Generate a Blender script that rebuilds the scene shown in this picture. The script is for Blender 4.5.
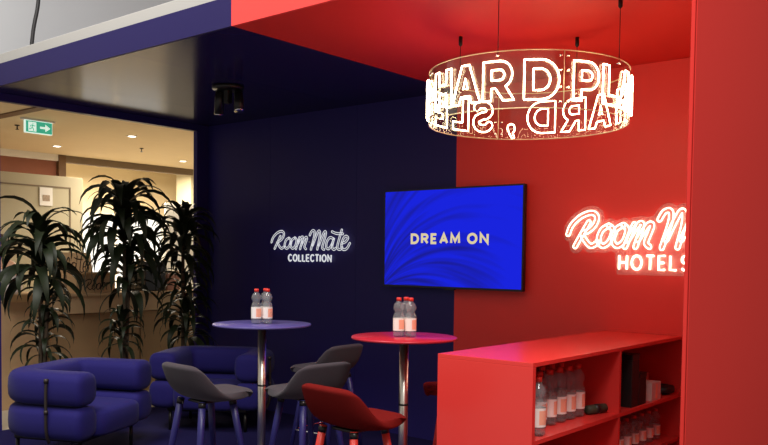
import bpy, bmesh, math, random
from math import sin, cos, pi, radians, sqrt, atan2
from mathutils import Vector, Matrix

random.seed(7)
scene = bpy.context.scene
for o in list(bpy.data.objects):
    bpy.data.objects.remove(o)
COL = scene.collection

# ------------------------------------------------------------------ camera
cam_data = bpy.data.cameras.new('camera')
cam = bpy.data.objects.new('camera', cam_data)
COL.objects.link(cam)
cam_data.sensor_fit = 'HORIZONTAL'
cam_data.sensor_width = 36.0
cam_data.lens = 36.0 * 826.957 / 768.0
cam_data.shift_y = (292.445 - 222.5) / 768.0
cam_data.clip_start = 0.02
YAW, PITCH, ROLL = 0.69084251, -0.04237498, 0.01268583
_f = Vector((-sin(YAW) * cos(PITCH), cos(YAW) * cos(PITCH), sin(PITCH)))
_r = Vector((cos(YAW), sin(YAW), 0))
_u = _r.cross(_f)
_R = _r * cos(ROLL) + _u * sin(ROLL)
_U = -_r * sin(ROLL) + _u * cos(ROLL)
m = Matrix((_R, _U, -_f)).transposed().to_4x4()
m.translation = Vector((0, 0, 1.55))
cam.matrix_world = m
scene.camera = cam

# ------------------------------------------------------------------ world, lights, exposure
world = bpy.data.worlds.new('world')
scene.world = world
world.use_nodes = True
bg = world.node_tree.nodes['Background']
bg.inputs[0].default_value = (1.0, 0.93, 0.84, 1)
bg.inputs[1].default_value = 0.38

def area_light(name, loc, rot, size, power, color, size_y=None):
    L = bpy.data.lights.new(name, 'AREA')
    L.energy = power
    L.color = color
    L.size = size
    if size_y:
        L.shape = 'RECTANGLE'
        L.size_y = size_y
    o = bpy.data.objects.new(name, L)
    COL.objects.link(o)
    o.location = loc
    o.rotation_euler = rot
    return o

# exhibition-hall ceiling lights high over the aisle where the photographer stands
area_light('hall_light', (0.6, 0.6, 6.2), (0, 0, 0), 2.5, 470, (1.0, 0.95, 0.90))
area_light('hall_light', (-4.8, 1.3, 6.2), (0, 0, 0), 2.5, 370, (1.0, 0.95, 0.90))
# lobby behind the opening on the left
area_light('lobby_light', (-10.2, 7.0, 3.05), (0, 0, 0), 1.2, 140, (1.0, 0.87, 0.68))
area_light('lobby_light', (-13.6, 9.4, 3.2), (0, 0, 0), 1.6, 420, (1.0, 0.86, 0.64))

scene.view_settings.view_transform = 'Standard'
scene.view_settings.look = 'None'
scene.view_settings.gamma = 1.0
scene.view_settings.exposure = 0.0
scene.view_settings.use_curve_mapping = False

# ------------------------------------------------------------------ materials
MATS = {}
def lin(r, g, b):
    def c(v):
        v /= 255.0
        return v / 12.92 if v <= 0.04045 else ((v + 0.055) / 1.055) ** 2.4
    return (c(r), c(g), c(b), 1.0)

def mat(name, col, rough=0.5, metal=0.0, spec=0.5, bump=0.0, bscale=200.0, var=0.0, vscale=6.0,
        emit=None, estr=0.0, sheen=0.0, coat=0.0, trans=0.0, alpha=1.0):
    if name in MATS:
        return MATS[name]
    M = bpy.data.materials.new(name)
    M.use_nodes = True
    nt = M.node_tree
    b = nt.nodes['Principled BSDF']
    b.inputs['Base Color'].default_value = col
    b.inputs['Roughness'].default_value = rough
    b.inputs['Metallic'].default_value = metal
    b.inputs['Specular IOR Level'].default_value = spec
    b.inputs['Alpha'].default_value = alpha
    if coat:
        b.inputs['Coat Weight'].default_value = coat
        b.inputs['Coat Roughness'].default_value = 0.08
    if trans:
        b.inputs['Transmission Weight'].default_value = trans
    if sheen:
        b.inputs['Sheen Weight'].default_value = sheen
    if emit is not None:
        b.inputs['Emission Color'].default_value = emit
        b.inputs['Emission Strength'].default_value = estr
    tc = nt.nodes.new('ShaderNodeTexCoord')
    if bump:
        n = nt.nodes.new('ShaderNodeTexNoise')
        n.inputs['Scale'].default_value = bscale
        n.inputs['Detail'].default_value = 4
        nt.links.new(tc.outputs['Object'], n.inputs['Vector'])
        bp = nt.nodes.new('ShaderNodeBump')
        bp.inputs['Strength'].default_value = bump
        bp.inputs['Distance'].default_value = 0.004
        nt.links.new(n.outputs['Fac'], bp.inputs['Height'])
        nt.links.new(bp.outputs['Normal'], b.inputs['Normal'])
    if var:
        n2 = nt.nodes.new('ShaderNodeTexNoise')
        n2.inputs['Scale'].default_value = vscale
        n2.inputs['Detail'].default_value = 3
        nt.links.new(tc.outputs['Object'], n2.inputs['Vector'])
        hs = nt.nodes.new('ShaderNodeHueSaturation')
        hs.inputs['Color'].default_value = col
        mr = nt.nodes.new('ShaderNodeMapRange')
        mr.inputs['To Min'].default_value = 1 - var
        mr.inputs['To Max'].default_value = 1 + var
        nt.links.new(n2.outputs['Fac'], mr.inputs['Value'])
        nt.links.new(mr.outputs['Result'], hs.inputs['Value'])
        nt.links.new(hs.outputs['Color'], b.inputs['Base Color'])
    MATS[name] = M
    return M

def emis(name, col, strength):
    if name in MATS:
        return MATS[name]
    M = bpy.data.materials.new(name)
    M.use_nodes = True
    nt = M.node_tree
    nt.nodes.remove(nt.nodes['Principled BSDF'])
    e = nt.nodes.new('ShaderNodeEmission')
    e.inputs[0].default_value = col
    e.inputs[1].default_value = strength
    nt.links.new(e.outputs[0], nt.nodes['Material Output'].inputs[0])
    MATS[name] = M
    return M

def clear(name, tint, gloss_rough=0.03, body=0.0, bodycol=(1, 1, 1, 1), ior=1.45):
    """thin clear plastic: see-through with Fresnel reflections and a little body colour"""
    if name in MATS:
        return MATS[name]
    M = bpy.data.materials.new(name)
    M.use_nodes = True
    nt = M.node_tree
    nt.nodes.remove(nt.nodes['Principled BSDF'])
    t = nt.nodes.new('ShaderNodeBsdfTransparent')
    t.inputs[0].default_value = tint
    d = nt.nodes.new('ShaderNodeBsdfDiffuse')
    d.inputs[0].default_value = bodycol
    g = nt.nodes.new('ShaderNodeBsdfGlossy')
    g.inputs['Roughness'].default_value = gloss_rough
    m1 = nt.nodes.new('ShaderNodeMixShader')
    m1.inputs[0].default_value = body
    nt.links.new(t.outputs[0], m1.inputs[1])
    nt.links.new(d.outputs[0], m1.inputs[2])
    lw = nt.nodes.new('ShaderNodeLayerWeight')      # Schlick curve, the same from both sides of the sheet
    lw.inputs['Blend'].default_value = 0.5
    pw = nt.nodes.new('ShaderNodeMath'); pw.operation = 'POWER'
    nt.links.new(lw.outputs['Facing'], pw.inputs[0]); pw.inputs[1].default_value = 4.0
    mr = nt.nodes.new('ShaderNodeMapRange')
    mr.inputs['To Min'].default_value = ((ior - 1) / (ior + 1)) ** 2
    mr.inputs['To Max'].default_value = 0.7
    nt.links.new(pw.outputs[0], mr.inputs['Value'])
    m2 = nt.nodes.new('ShaderNodeMixShader')
    nt.links.new(mr.outputs[0], m2.inputs[0])
    nt.links.new(m1.outputs[0], m2.inputs[1])
    nt.links.new(g.outputs[0], m2.inputs[2])
    nt.links.new(m2.outputs[0], nt.nodes['Material Output'].inputs[0])
    MATS[name] = M
    return M

NAVY = mat('navy paint', (0.023, 0.017, 0.135, 1), rough=0.45, spec=0.22)
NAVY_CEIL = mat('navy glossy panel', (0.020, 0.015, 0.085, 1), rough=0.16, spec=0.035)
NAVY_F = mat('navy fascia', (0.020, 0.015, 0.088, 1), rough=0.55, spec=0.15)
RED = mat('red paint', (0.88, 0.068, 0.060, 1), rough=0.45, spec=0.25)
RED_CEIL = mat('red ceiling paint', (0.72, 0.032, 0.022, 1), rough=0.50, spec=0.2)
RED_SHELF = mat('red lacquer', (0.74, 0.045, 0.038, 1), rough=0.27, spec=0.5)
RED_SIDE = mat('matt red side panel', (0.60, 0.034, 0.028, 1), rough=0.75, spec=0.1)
CARPET = mat('navy carpet', (0.011, 0.009, 0.055, 1), rough=0.95, spec=0.1, bump=0.6, bscale=260, var=0.15, vscale=40)
HALLFLOOR = mat('grey hall floor', (0.22, 0.21, 0.20, 1), rough=0.5, var=0.06, vscale=3)
BEIGE = mat('beige plaster', (0.70, 0.60, 0.42, 1), rough=0.9, spec=0.2, var=0.03)
BEIGE_D = mat('beige grey partition', (0.46, 0.42, 0.30, 1), rough=0.7, spec=0.3, var=0.03)
BEAM = mat('off white beam', (0.40, 0.395, 0.375, 1), rough=0.7)
LOBBYFLOOR = mat('pale lobby floor', (0.52, 0.45, 0.34, 1), rough=0.5, var=0.05)
GREYW = mat('grey bulkhead paint', (0.52, 0.54, 0.55, 1), rough=0.9, spec=0.2, var=0.03, vscale=2)
WHITE = mat('white paint', (0.80, 0.79, 0.76, 1), rough=0.6)
TAUPE = mat('taupe edge', (0.20, 0.15, 0.10, 1), rough=0.7)
WOOD = mat('brown wood', (0.16, 0.09, 0.045, 1), rough=0.6, var=0.25, vscale=14)
BRICKRED = mat('brick red paint', (0.24, 0.085, 0.05, 1), rough=0.8, var=0.1)
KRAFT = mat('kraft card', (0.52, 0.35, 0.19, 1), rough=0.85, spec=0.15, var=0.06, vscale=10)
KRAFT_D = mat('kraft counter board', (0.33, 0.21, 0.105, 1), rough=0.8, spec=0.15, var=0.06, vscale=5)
VELVET = mat('blue upholstery', (0.015, 0.012, 0.120, 1), rough=0.75, spec=0.14, bump=0.25, bscale=420, sheen=0.06)
GREYFAB = mat('grey stool felt', (0.050, 0.041, 0.050, 1), rough=0.95, spec=0.15, bump=0.4, bscale=380, sheen=0.1, var=0.1, vscale=120)
REDFAB = mat('red stool felt', (0.135, 0.008, 0.007, 1), rough=0.95, spec=0.05, bump=0.4, bscale=380, var=0.1, vscale=120)
BLUELEG = mat('blue lacquered leg', (0.020, 0.018, 0.13, 1), rough=0.4)
REDLEG = mat('red lacquered leg', (0.62, 0.035, 0.025, 1), rough=0.4)
CHROME = mat('chrome', (0.82, 0.80, 0.76, 1), rough=0.10, metal=1.0)
STEEL = mat('brushed steel pole', (0.80, 0.76, 0.68, 1), rough=0.30, metal=1.0)
BLACK = mat('black plastic', (0.010, 0.010, 0.011, 1), rough=0.45)
BLACKM = mat('black metal', (0.014, 0.013, 0.012, 1), rough=0.35, metal=0.3)
STRAP = mat('dark brown leather', (0.020, 0.013, 0.010, 1), rough=0.5)
TBLUE = mat('blue table lacquer', (0.085, 0.07, 0.25, 1), rough=0.35, spec=0.4)
TRED = mat('red table lacquer', (0.45, 0.018, 0.035, 1), rough=0.28, spec=0.5)
LEAF = mat('dark green leaf', (0.011, 0.017, 0.006, 1), rough=0.5, spec=0.25, var=0.35, vscale=9)
CANE = mat('brown cane', (0.07, 0.05, 0.03, 1), rough=0.9, bump=0.5, bscale=60)
POT = mat('charcoal pot', (0.03, 0.03, 0.032, 1), rough=0.6)
SOIL = mat('soil', (0.03, 0.02, 0.012, 1), rough=1.0, bump=1.0, bscale=80)
CAPRED = mat('red bottle cap', (0.72, 0.04, 0.025, 1), rough=0.4)
LABEL = mat('pale label', (0.88, 0.82, 0.76, 1), rough=0.6)
LABELR = mat('salmon label print', (0.92, 0.42, 0.28, 1), rough=0.6)
PET = clear('clear bottle plastic', (0.90, 0.92, 0.93, 1), 0.05, 0.11, (0.85, 0.88, 0.9, 1), 1.5)
ACRYL = clear('clear acrylic', (0.97, 0.96, 0.94, 1), 0.02, 0.015, (1, 0.95, 0.85, 1), 1.38)
ACRYL_PINK = clear('frosted acrylic plate', (0.93, 0.90, 0.90, 1), 0.15, 0.10, (1, 0.85, 0.82, 1), 1.4)
ACRYL_EDGE = mat('acrylic edge glow tint', (0.85, 0.70, 0.42, 1), rough=0.3)  # yellowish edge-lit glow of the clear sheet put into the base colour
NEON = emis('warm white neon', (1.0, 0.80, 0.50, 1), 18.0)
NEON_R = emis('warm white neon sign', (1.0, 0.84, 0.60, 1), 6.0)
NEON_W = emis('dim white letter', (0.93, 0.95, 1.0, 1), 0.75)
LAMPGLOW = emis('downlight glow', (1.0, 0.93, 0.78, 1), 9.0)
DISPLAYGLOW = emis('added display wall glow', (1.0, 0.94, 0.82, 1), 1.6)  # glow added to the lit white display wall, which is no lamp
GREENSIGN = mat('exit sign green', (0.03, 0.38, 0.24, 1), rough=0.4, emit=(0.05, 0.50, 0.32, 1), estr=0.55)
SIGNWHITE = mat('exit sign white', (0.8, 0.85, 0.82, 1), rough=0.4, emit=(0.75, 1.0, 0.9, 1), estr=0.7)
SKIN = mat('skin', (0.50, 0.27, 0.16, 1), rough=0.6)
HAIR = mat('brown hair', (0.05, 0.028, 0.015, 1), rough=0.6)
SHIRT = mat('pale grey shirt', (0.48, 0.45, 0.46, 1), rough=0.9)
TROUSER = mat('dark trousers', (0.03, 0.03, 0.04, 1), rough=0.9)
GOLD = emis('screen lettering', (0.78, 0.66, 0.38, 1), 0.95)
INK = mat('black ink', (0.015, 0.012, 0.01, 1), rough=0.8)
GREYGREEN = mat('dark green object', (0.035, 0.045, 0.025, 1), rough=0.6, var=0.5, vscale=60)

def screen_material():
    M = bpy.data.materials.new('blue palm shadow screen')
    M.use_nodes = True
    nt = M.node_tree
    nt.nodes.remove(nt.nodes['Principled BSDF'])
    N = nt.nodes.new
    tc = N('ShaderNodeTexCoord')
    mp = N('ShaderNodeMapping')                   # long soft fronds fanning out of the lower left corner
    mp.inputs['Location'].default_value = (0.75, 0, 0.05)
    nt.links.new(tc.outputs['Object'], mp.inputs['Vector'])
    sx = N('ShaderNodeSeparateXYZ'); nt.links.new(mp.outputs[0], sx.inputs[0])
    at = N('ShaderNodeMath'); at.operation = 'ARCTAN2'
    nt.links.new(sx.outputs['Z'], at.inputs[0]); nt.links.new(sx.outputs['X'], at.inputs[1])
    ln = N('ShaderNodeVectorMath'); ln.operation = 'LENGTH'; nt.links.new(mp.outputs[0], ln.inputs[0])
    bend = N('ShaderNodeMath'); bend.operation = 'MULTIPLY_ADD'
    nt.links.new(ln.outputs['Value'], bend.inputs[0]); bend.inputs[1].default_value = 0.55
    nt.links.new(at.outputs[0], bend.inputs[2])
    cmb = N('ShaderNodeCombineXYZ')
    m8 = N('ShaderNodeMath'); m8.operation = 'MULTIPLY'; m8.inputs[1].default_value = 9.0
    nt.links.new(bend.outputs[0], m8.inputs[0]); nt.links.new(m8.outputs[0], cmb.inputs[0])
    nt.links.new(ln.outputs['Value'], cmb.inputs[1])
    w = N('ShaderNodeTexNoise'); w.inputs['Scale'].default_value = 1.5; w.inputs['Detail'].default_value = 1.5
    nt.links.new(cmb.outputs[0], w.inputs['Vector'])
    fade = N('ShaderNodeMapRange')
    fade.inputs['From Min'].default_value = 0.2; fade.inputs['From Max'].default_value = 1.45
    fade.inputs['To Min'].default_value = 1.0; fade.inputs['To Max'].default_value = 0.55
    nt.links.new(ln.outputs['Value'], fade.inputs['Value'])
    mul = N('ShaderNodeMath'); mul.operation = 'MULTIPLY'
    nt.links.new(w.outputs['Fac'], mul.inputs[0]); nt.links.new(fade.outputs[0], mul.inputs[1])
    cr = N('ShaderNodeValToRGB')
    cr.color_ramp.elements[0].position = 0.32
    cr.color_ramp.elements[0].color = (0.001, 0.010, 0.78, 1)
    cr.color_ramp.elements[1].position = 0.58
    cr.color_ramp.elements[1].color = (0.002, 0.004, 0.30, 1)
    nt.links.new(mul.outputs[0], cr.inputs[0])
    e = N('ShaderNodeEmission')
    e.inputs[1].default_value = 0.95
    nt.links.new(cr.outputs[0], e.inputs[0])
    g = N('ShaderNodeBsdfGlossy')
    g.inputs['Roughness'].default_value = 0.1
    mx = N('ShaderNodeMixShader')
    mx.inputs[0].default_value = 0.03
    nt.links.new(e.outputs[0], mx.inputs[1])
    nt.links.new(g.outputs[0], mx.inputs[2])
    nt.links.new(mx.outputs[0], nt.nodes['Material Output'].inputs[0])
    return M
SCREEN = screen_material()

# ------------------------------------------------------------------ mesh helpers
class MB:
    def __init__(s):
        s.v = []; s.f = []; s.sm = []; s.mi = []
    def add(s, verts, faces, smooth=False, mi=0):
        k = len(s.v)
        s.v += [tuple(p) for p in verts]
        for f in faces:
            s.f.append(tuple(i + k for i in f)); s.sm.append(smooth); s.mi.append(mi)
        return s
    def box(s, a, b, mi=0):
        x0, y0, z0 = a; x1, y1, z1 = b
        V = [(x0, y0, z0), (x1, y0, z0), (x1, y1, z0), (x0, y1, z0), (x0, y0, z1), (x1, y0, z1), (x1, y1, z1), (x0, y1, z1)]
        F = [(3, 2, 1, 0), (4, 5, 6, 7), (0, 1, 5, 4), (1, 2, 6, 5), (2, 3, 7, 6), (3, 0, 4, 7)]
        return s.add(V, F, mi=mi)
    def lathe(s, prof, n=24, c=(0, 0, 0), smooth=True, cap=True):
        V = []; F = []
        for r, z in prof:
            for i in range(n):
                a = 2 * pi * i / n
                V.append((c[0] + r * cos(a), c[1] + r * sin(a), c[2] + z))
        for j in range(len(prof) - 1):
            for i in range(n):
                i2 = (i + 1) % n
                F.append((j * n + i, j * n + i2, (j + 1) * n + i2, (j + 1) * n + i))
        if cap:
            F.append(tuple(range(n))[::-1])
            F.append(tuple((len(prof) - 1) * n + i for i in range(n)))
        return s.add(V, F, smooth)
    def tube(s, pts, r, n=8, closed=False, smooth=True):
        P = [Vector(p) for p in pts]
        m_ = len(P)
        rr = r if isinstance(r, (list, tuple)) else [r] * m_
        V = []; F = []
        prev = None
        for i in range(m_):
            if closed:
                t = (P[(i + 1) % m_] - P[i]).normalized() + (P[i] - P[i - 1]).normalized()
            else:
                t = P[min(i + 1, m_ - 1)] - P[max(i - 1, 0)]
            if t.length < 1e-9:
                t = P[(i + 1) % m_] - P[i]
            t.normalize()
            if prev is None:
                ref = Vector((0, 0, 1)) if abs(t.z) < 0.9 else Vector((1, 0, 0))
                nn = (ref - t * ref.dot(t)).normalized()
            else:
                nn = prev - t * prev.dot(t)
                nn = nn.normalized() if nn.length > 1e-6 else t.orthogonal().normalized()
            prev = nn
            bb = t.cross(nn)
            for k in range(n):
                a = 2 * pi * k / n
                V.append(P[i] + (nn * cos(a) + bb * sin(a)) * rr[i])
        segs = m_ if closed else m_ - 1
        for j in range(segs):
            j2 = (j + 1) % m_
            for k in range(n):
                k2 = (k + 1) % n
                F.append((j * n + k, j * n + k2, j2 * n + k2, j2 * n + k))
        if not closed:
            F.append(tuple(range(n))[::-1])
            F.append(tuple((m_ - 1) * n + k for k in range(n)))
        return s.add(V, F, smooth)
    def prism(s, poly, z0, z1, fn=None):
        """poly: 2D loop; extruded along third axis; fn maps (x,y,z)->world"""
        fn = fn or (lambda x, y, z: (x, y, z))
        n = len(poly)
        V = [fn(x, y, z0) for x, y in poly] + [fn(x, y, z1) for x, y in poly]
        F = [tuple(range(n))[::-1], tuple(range(n, 2 * n))]
        for i in range(n):
            j = (i + 1) % n
            F.append((i, j, n + j, n + i))
        return s.add(V, F)
    def mesh(s, name, materials):
        me = bpy.data.meshes.new(name)
        me.from_pydata(s.v, [], s.f)
        for p, sm, mi in zip(me.polygons, s.sm, s.mi):
            p.use_smooth = sm; p.material_index = mi
        for M in (materials if isinstance(materials, (list, tuple)) else [materials]):
            me.materials.append(M)
        me.update()
        return me
    def build(s, name, material, parent=None, bevel=0.0, fix=True):
        me = s.mesh(name, material)
        if fix:
            bm = bmesh.new(); bm.from_mesh(me)
            bmesh.ops.recalc_face_normals(bm, faces=bm.faces)
            bm.to_mesh(me); bm.free()
        o = bpy.data.objects.new(name, me)
        COL.objects.link(o)
        if parent: o.parent = parent
        if bevel:
            b = o.modifiers.new('bevel', 'BEVEL')
            b.width = bevel; b.segments = 2; b.limit_method = 'ANGLE'
        return o

def tag(o, label, cat=None, group=None, kind=None):
    o['label'] = label
    if cat: o['category'] = cat
    if group: o['group'] = group
    if kind: o['kind'] = kind
    return o
def empty(name, loc=(0, 0, 0), rz=0.0):
    o = bpy.data.objects.new(name, None)
    o.empty_display_size = 0.1
    COL.objects.link(o)
    o.location = loc
    o.rotation_euler = (0, 0, rz)
    return o
def box(name, a, b, material, parent=None, bevel=0.0):
    return MB().box(a, b).build(name, material, parent, bevel)
def copy_tree(o, parent=None):
    c = o.copy(); COL.objects.link(c)
    if parent: c.parent = parent
    for ch in list(o.children):
        copy_tree(ch, c)
    return c
def catmull(pts, n=6, closed=False):
    P = [Vector(p) for p in pts]
    out = []
    m_ = len(P)
    for i in range(m_ if closed else m_ - 1):
        if closed:
            a, b, c, d = P[i - 1], P[i], P[(i + 1) % m_], P[(i + 2) % m_]
        else:
            a, b, c, d = P[max(i - 1, 0)], P[i], P[i + 1], P[min(i + 2, m_ - 1)]
        for k in range(n):
            t = k / n
            out.append(0.5 * ((2 * b) + (c - a) * t + (2 * a - 5 * b + 4 * c - d) * t * t + (-a + 3 * b - 3 * c + d) * t ** 3))
    if not closed: out.append(P[-1])
    return out

# ------------------------------------------------------------------ booth shell
XL, XB, XR = -7.12, -3.908, -1.144      # left edge, blue/red joint, right wall
YF, YB = 3.263, 5.64                    # front edge, back wall
ZC, ZT = 2.92, 3.10                     # booth ceiling, fascia top

hall_floor = box('floor', (-18, -6, -0.12), (6, 14, -0.02), HALLFLOOR)
tag(hall_floor, 'plain grey hall floor around the booth', 'floor', kind='structure')
lf = box('floor_lobby', (-16.2, 1.0, -0.02), (XL, 14, -0.004), LOBBYFLOOR)
tag(lf, 'pale beige lobby floor behind the booth', 'floor', kind='structure')
booth_floor = box('floor_booth', (XL, 1.9, -0.02), (XR + 0.6, YB + 0.05, 0.0), CARPET)
tag(booth_floor, 'dark navy carpet floor inside the booth', 'floor', kind='structure')

wb = box('wall_back_left', (XL, YB + 0.012, 0), (XB, YB + 0.07, ZT), NAVY)
tag(wb, 'dark navy blue back wall panels behind the stools', 'wall', kind='structure')
for a, b in ((XL, -6.152), (-6.15, -5.002), (-5.0, XB)):
    box('wall_panel', (a, YB, 0), (b, YB + 0.011, ZC), NAVY, wb)
wr = box('wall_back_right', (XB, YB, 0), (XR, YB + 0.07, ZT), RED)
tag(wr, 'bright red back wall carrying the neon hotel sign', 'wall', kind='structure')

# right-hand wall with an edge strip and a recessed joint
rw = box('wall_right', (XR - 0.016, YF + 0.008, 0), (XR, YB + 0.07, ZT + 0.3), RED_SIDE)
tag(rw, 'plain red side wall panel of the booth', 'wall', kind='structure')
box('edge_strip', (XR - 0.020, YF - 0.004, 0), (XR - 0.005, YF + 0.008, ZT + 0.3), RED_SIDE, rw, bevel=0.001)
box('edge_strip', (XR - 0.0025, YF, 0), (XR + 0.002, YF + 0.03, ZT + 0.3), RED_SIDE, rw, bevel=0.0008)

cl = box('ceiling_left', (XL, YF + 0.02, ZC + 0.02), (XB - 0.001, YB + 0.07, ZT - 0.02), NAVY)
tag(cl, 'glossy dark navy booth ceiling reflecting the lobby', 'ceiling', kind='structure')
for a, b in ((XL, -6.312), (-6.308, -5.022), (-5.018, XB - 0.001)):
    box('ceiling_panel', (a, YF + 0.02, ZC), (b, YB, ZC + 0.019), NAVY_CEIL, cl)
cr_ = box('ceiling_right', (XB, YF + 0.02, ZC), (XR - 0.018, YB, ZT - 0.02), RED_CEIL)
tag(cr_, 'bright red booth ceiling above the neon ring', 'ceiling', kind='structure')
t1 = box('trim_1', (XL - 0.06, YF, ZC), (XB - 0.001, YF + 0.02, ZT), NAVY_F)
tag(t1, 'navy blue fascia board along the front roof edge', 'fascia', kind='structure')
t2 = box('trim_2', (XB, YF, ZC), (XR - 0.02, YF + 0.02, ZT), RED)
tag(t2, 'bright red fascia board along the front roof edge', 'fascia', kind='structure')
t3 = box('trim_3', (XL - 0.06, YF + 0.02, 2.853), (XL, YB + 0.07, ZT), NAVY)
tag(t3, 'dark navy lintel over the open side to the lobby', 'lintel', kind='structure')
t4 = box('trim_4', (XL - 0.06, 5.492, 0), (XL, YB, 2.853), NAVY)
tag(t4, 'dark navy corner post beside the lobby opening', 'post', kind='structure')
t5 = box('trim_5', (XL - 0.06, YF + 0.02, 0), (XL, YF + 0.14, 2.853), NAVY)
tag(t5, 'dark navy front post beneath the lintel end', 'post', kind='structure')
t6 = box('trim_6', (XL - 0.06, YF + 0.03, ZT), (XR - 0.02, YF + 0.13, ZT + 0.092), BEAM, bevel=0.004)
tag(t6, 'white beam lying along the top of the fascia', 'beam', kind='structure')

# ------------------------------------------------------------------ lobby and hall behind
bulk = box('wall_hall_upper', (-7.95, 1.0, 3.3), (-7.8, 14, 8.0), GREYW)
tag(bulk, 'pale grey upper hall wall above the booth roof', 'wall', kind='structure')
hc = box('ceiling_lobby', (-12.3, 1.0, 3.1), (-7.8, 14, 3.3), BEIGE)
tag(hc, 'warm beige lobby ceiling with downlights', 'ceiling', kind='structure')
t7 = box('trim_7', (-12.42, 6.9, 2.99), (-12.3, 9.4, 3.32), TAUPE)
tag(t7, 'taupe ceiling edge beam across the lobby', 'beam', kind='structure')
hc2 = box('ceiling_lobby_far', (-16.2, 1.0, 3.45), (-12.3, 16, 3.55), BEIGE)
tag(hc2, 'raised warm beige ceiling at the lobby back', 'ceiling', kind='structure')
hw = box('wall_lobby_back', (-16.2, 1.0, -0.02), (-16.0, 16, 3.5), BEIGE)
tag(hw, 'warm beige back wall of the lobby', 'wall', kind='structure')
hw2 = box('wall_lobby_side', (-16.2, 13.8, -0.02), (-7.8, 14, 3.5), BEIGE)
tag(hw2, 'beige side wall at the lobby end', 'wall', kind='structure')
hdr = box('wall_lobby_header', (-12.42, 3.0, 3.0), (-12.3, 6.8, 3.1), WHITE)
tag(hdr, 'pale header strip above the brick red lobby wall', 'wall', kind='structure')
brw = box('wall_lobby_red', (-12.44, 3.0, -0.02), (-12.36, 6.8, 3.0), BRICKRED)
tag(brw, 'brick red lobby wall behind the beige partition', 'wall', kind='structure')
wp = box('trim_8', (-12.46, 6.8, -0.02), (-12.28, 6.92, 3.1), WOOD, bevel=0.004)
tag(wp, 'brown wooden post at the end of the red wall', 'post', kind='structure')
strip = box('trim_9', (-10.4, 4.44, 3.085), (-7.95, 4.56, 3.1), WOOD)
tag(strip, 'brown strip crossing the lobby ceiling near the exit sign', 'strip', kind='structure')
bc = box('wall_lobby_column', (-14.7, 10.8, -0.02), (-14.2, 11.6, 3.45), BEIGE_D)
tag(bc, 'square greyish column at the lobby end', 'column', kind='structure')

# partition
pt = box('partition', (-10.54, 3.0, -0.02), (-10.5, 6.16, 2.585), BEIGE_D, bevel=0.004)
tag(pt, 'beige freestanding partition with a notice behind the counter', 'partition')
MB().box((-10.5, 3.9, 2.43), (-10.492, 5.98, 2.445)).box((-10.5, 5.965, 0.4), (-10.492, 5.98, 2.43)).build('moulding', TAUPE, pt)
nt_ = box('notice', (-10.496, 5.535, 2.18), (-10.488, 5.715, 2.42), WHITE)
tag(nt_, 'white framed notice hanging on the beige partition', 'notice')
box('notice_picture', (-10.489, 5.575, 2.24), (-10.486, 5.675, 2.32), mat('notice print', (0.35, 0.27, 0.2, 1), 0.7, var=0.5, vscale=60), nt_)

# white display wall at the back of the lobby, its brightness added as emission
disp_wall = empty('display_wall_1', (-15.9, 9.5, 0.6))
tag(disp_wall, 'white lobby display wall with added glow seen between the plant leaves', 'display wall', kind='structure')
for k in range(3):
    box('glow_panel', (-0.06, -1.75 + k * 1.2, 0), (-0.04, -0.62 + k * 1.2, 1.75), DISPLAYGLOW, disp_wall)
for k in range(4):
    box('frame_bar', (-0.07, -1.82 + k * 1.2, -0.05), (0.0, -1.75 + k * 1.2, 1.80), WHITE, disp_wall)
box('frame_bar', (-0.07, -1.75, 1.75), (0.0, 1.85, 1.81), WHITE, disp_wall)
box('frame_bar', (-0.07, -1.75, -0.06), (0.0, 1.85, 0.0), WHITE, disp_wall)
gp = box('display_board', (-13.1, 9.35, -0.02), (-13.04, 10.25, 2.52), GREYW, bevel=0.004)
tag(gp, 'pale grey display board standing near the corner post', 'board')

# downlights
for i, (x, y) in enumerate(((-11.34, 6.249), (-9.535, 6.301), (-11.345, 8.464))):
    d = empty('downlight', (x, y, 3.1))
    tag(d, ('small round lobby downlight nearest the brown wooden post', 'small round lobby downlight right of the exit sign, nearest the counter',
            'small round lobby downlight closest to the navy corner post')[i], 'downlight', 'downlights in the lobby ceiling')
    MB().lathe([(0.050, -0.008), (0.072, -0.008), (0.072, 0.0), (0.050, 0.0)], 20, cap=False).build('trim_ring', WHITE, d)
    MB().lathe([(0.05, -0.006), (0.048, -0.003)], 20).build('lens', LAMPGLOW, d)
    L = bpy.data.lights.new('downlight_lamp', 'SPOT'); L.energy = 45; L.color = (1, 0.86, 0.64); L.spot_size = 2.2; L.spot_blend = 0.6
    lo = bpy.data.objects.new('lamp', L); COL.objects.link(lo); lo.parent = d; lo.location = (0, 0, -0.03)

# sprinkler
sp = MB().lathe([(0.03, 0), (0.03, -0.01), (0.008, -0.012), (0.008, -0.05), (0.022, -0.052), (0.022, -0.056)], 10, (-9.90, 4.943, 3.1)).build('sprinkler', BLACKM)
tag(sp, 'small ceiling sprinkler left of the exit sign', 'sprinkler')
sp2 = MB().lathe([(0.03, 0), (0.03, -0.01), (0.008, -0.012), (0.008, -0.05), (0.022, -0.052), (0.022, -0.056)], 10, (-10.5, 7.1, 3.1)).build('sprinkler', BLACKM)
tag(sp2, 'small ceiling sprinkler near the taupe beam', 'sprinkler')

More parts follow.
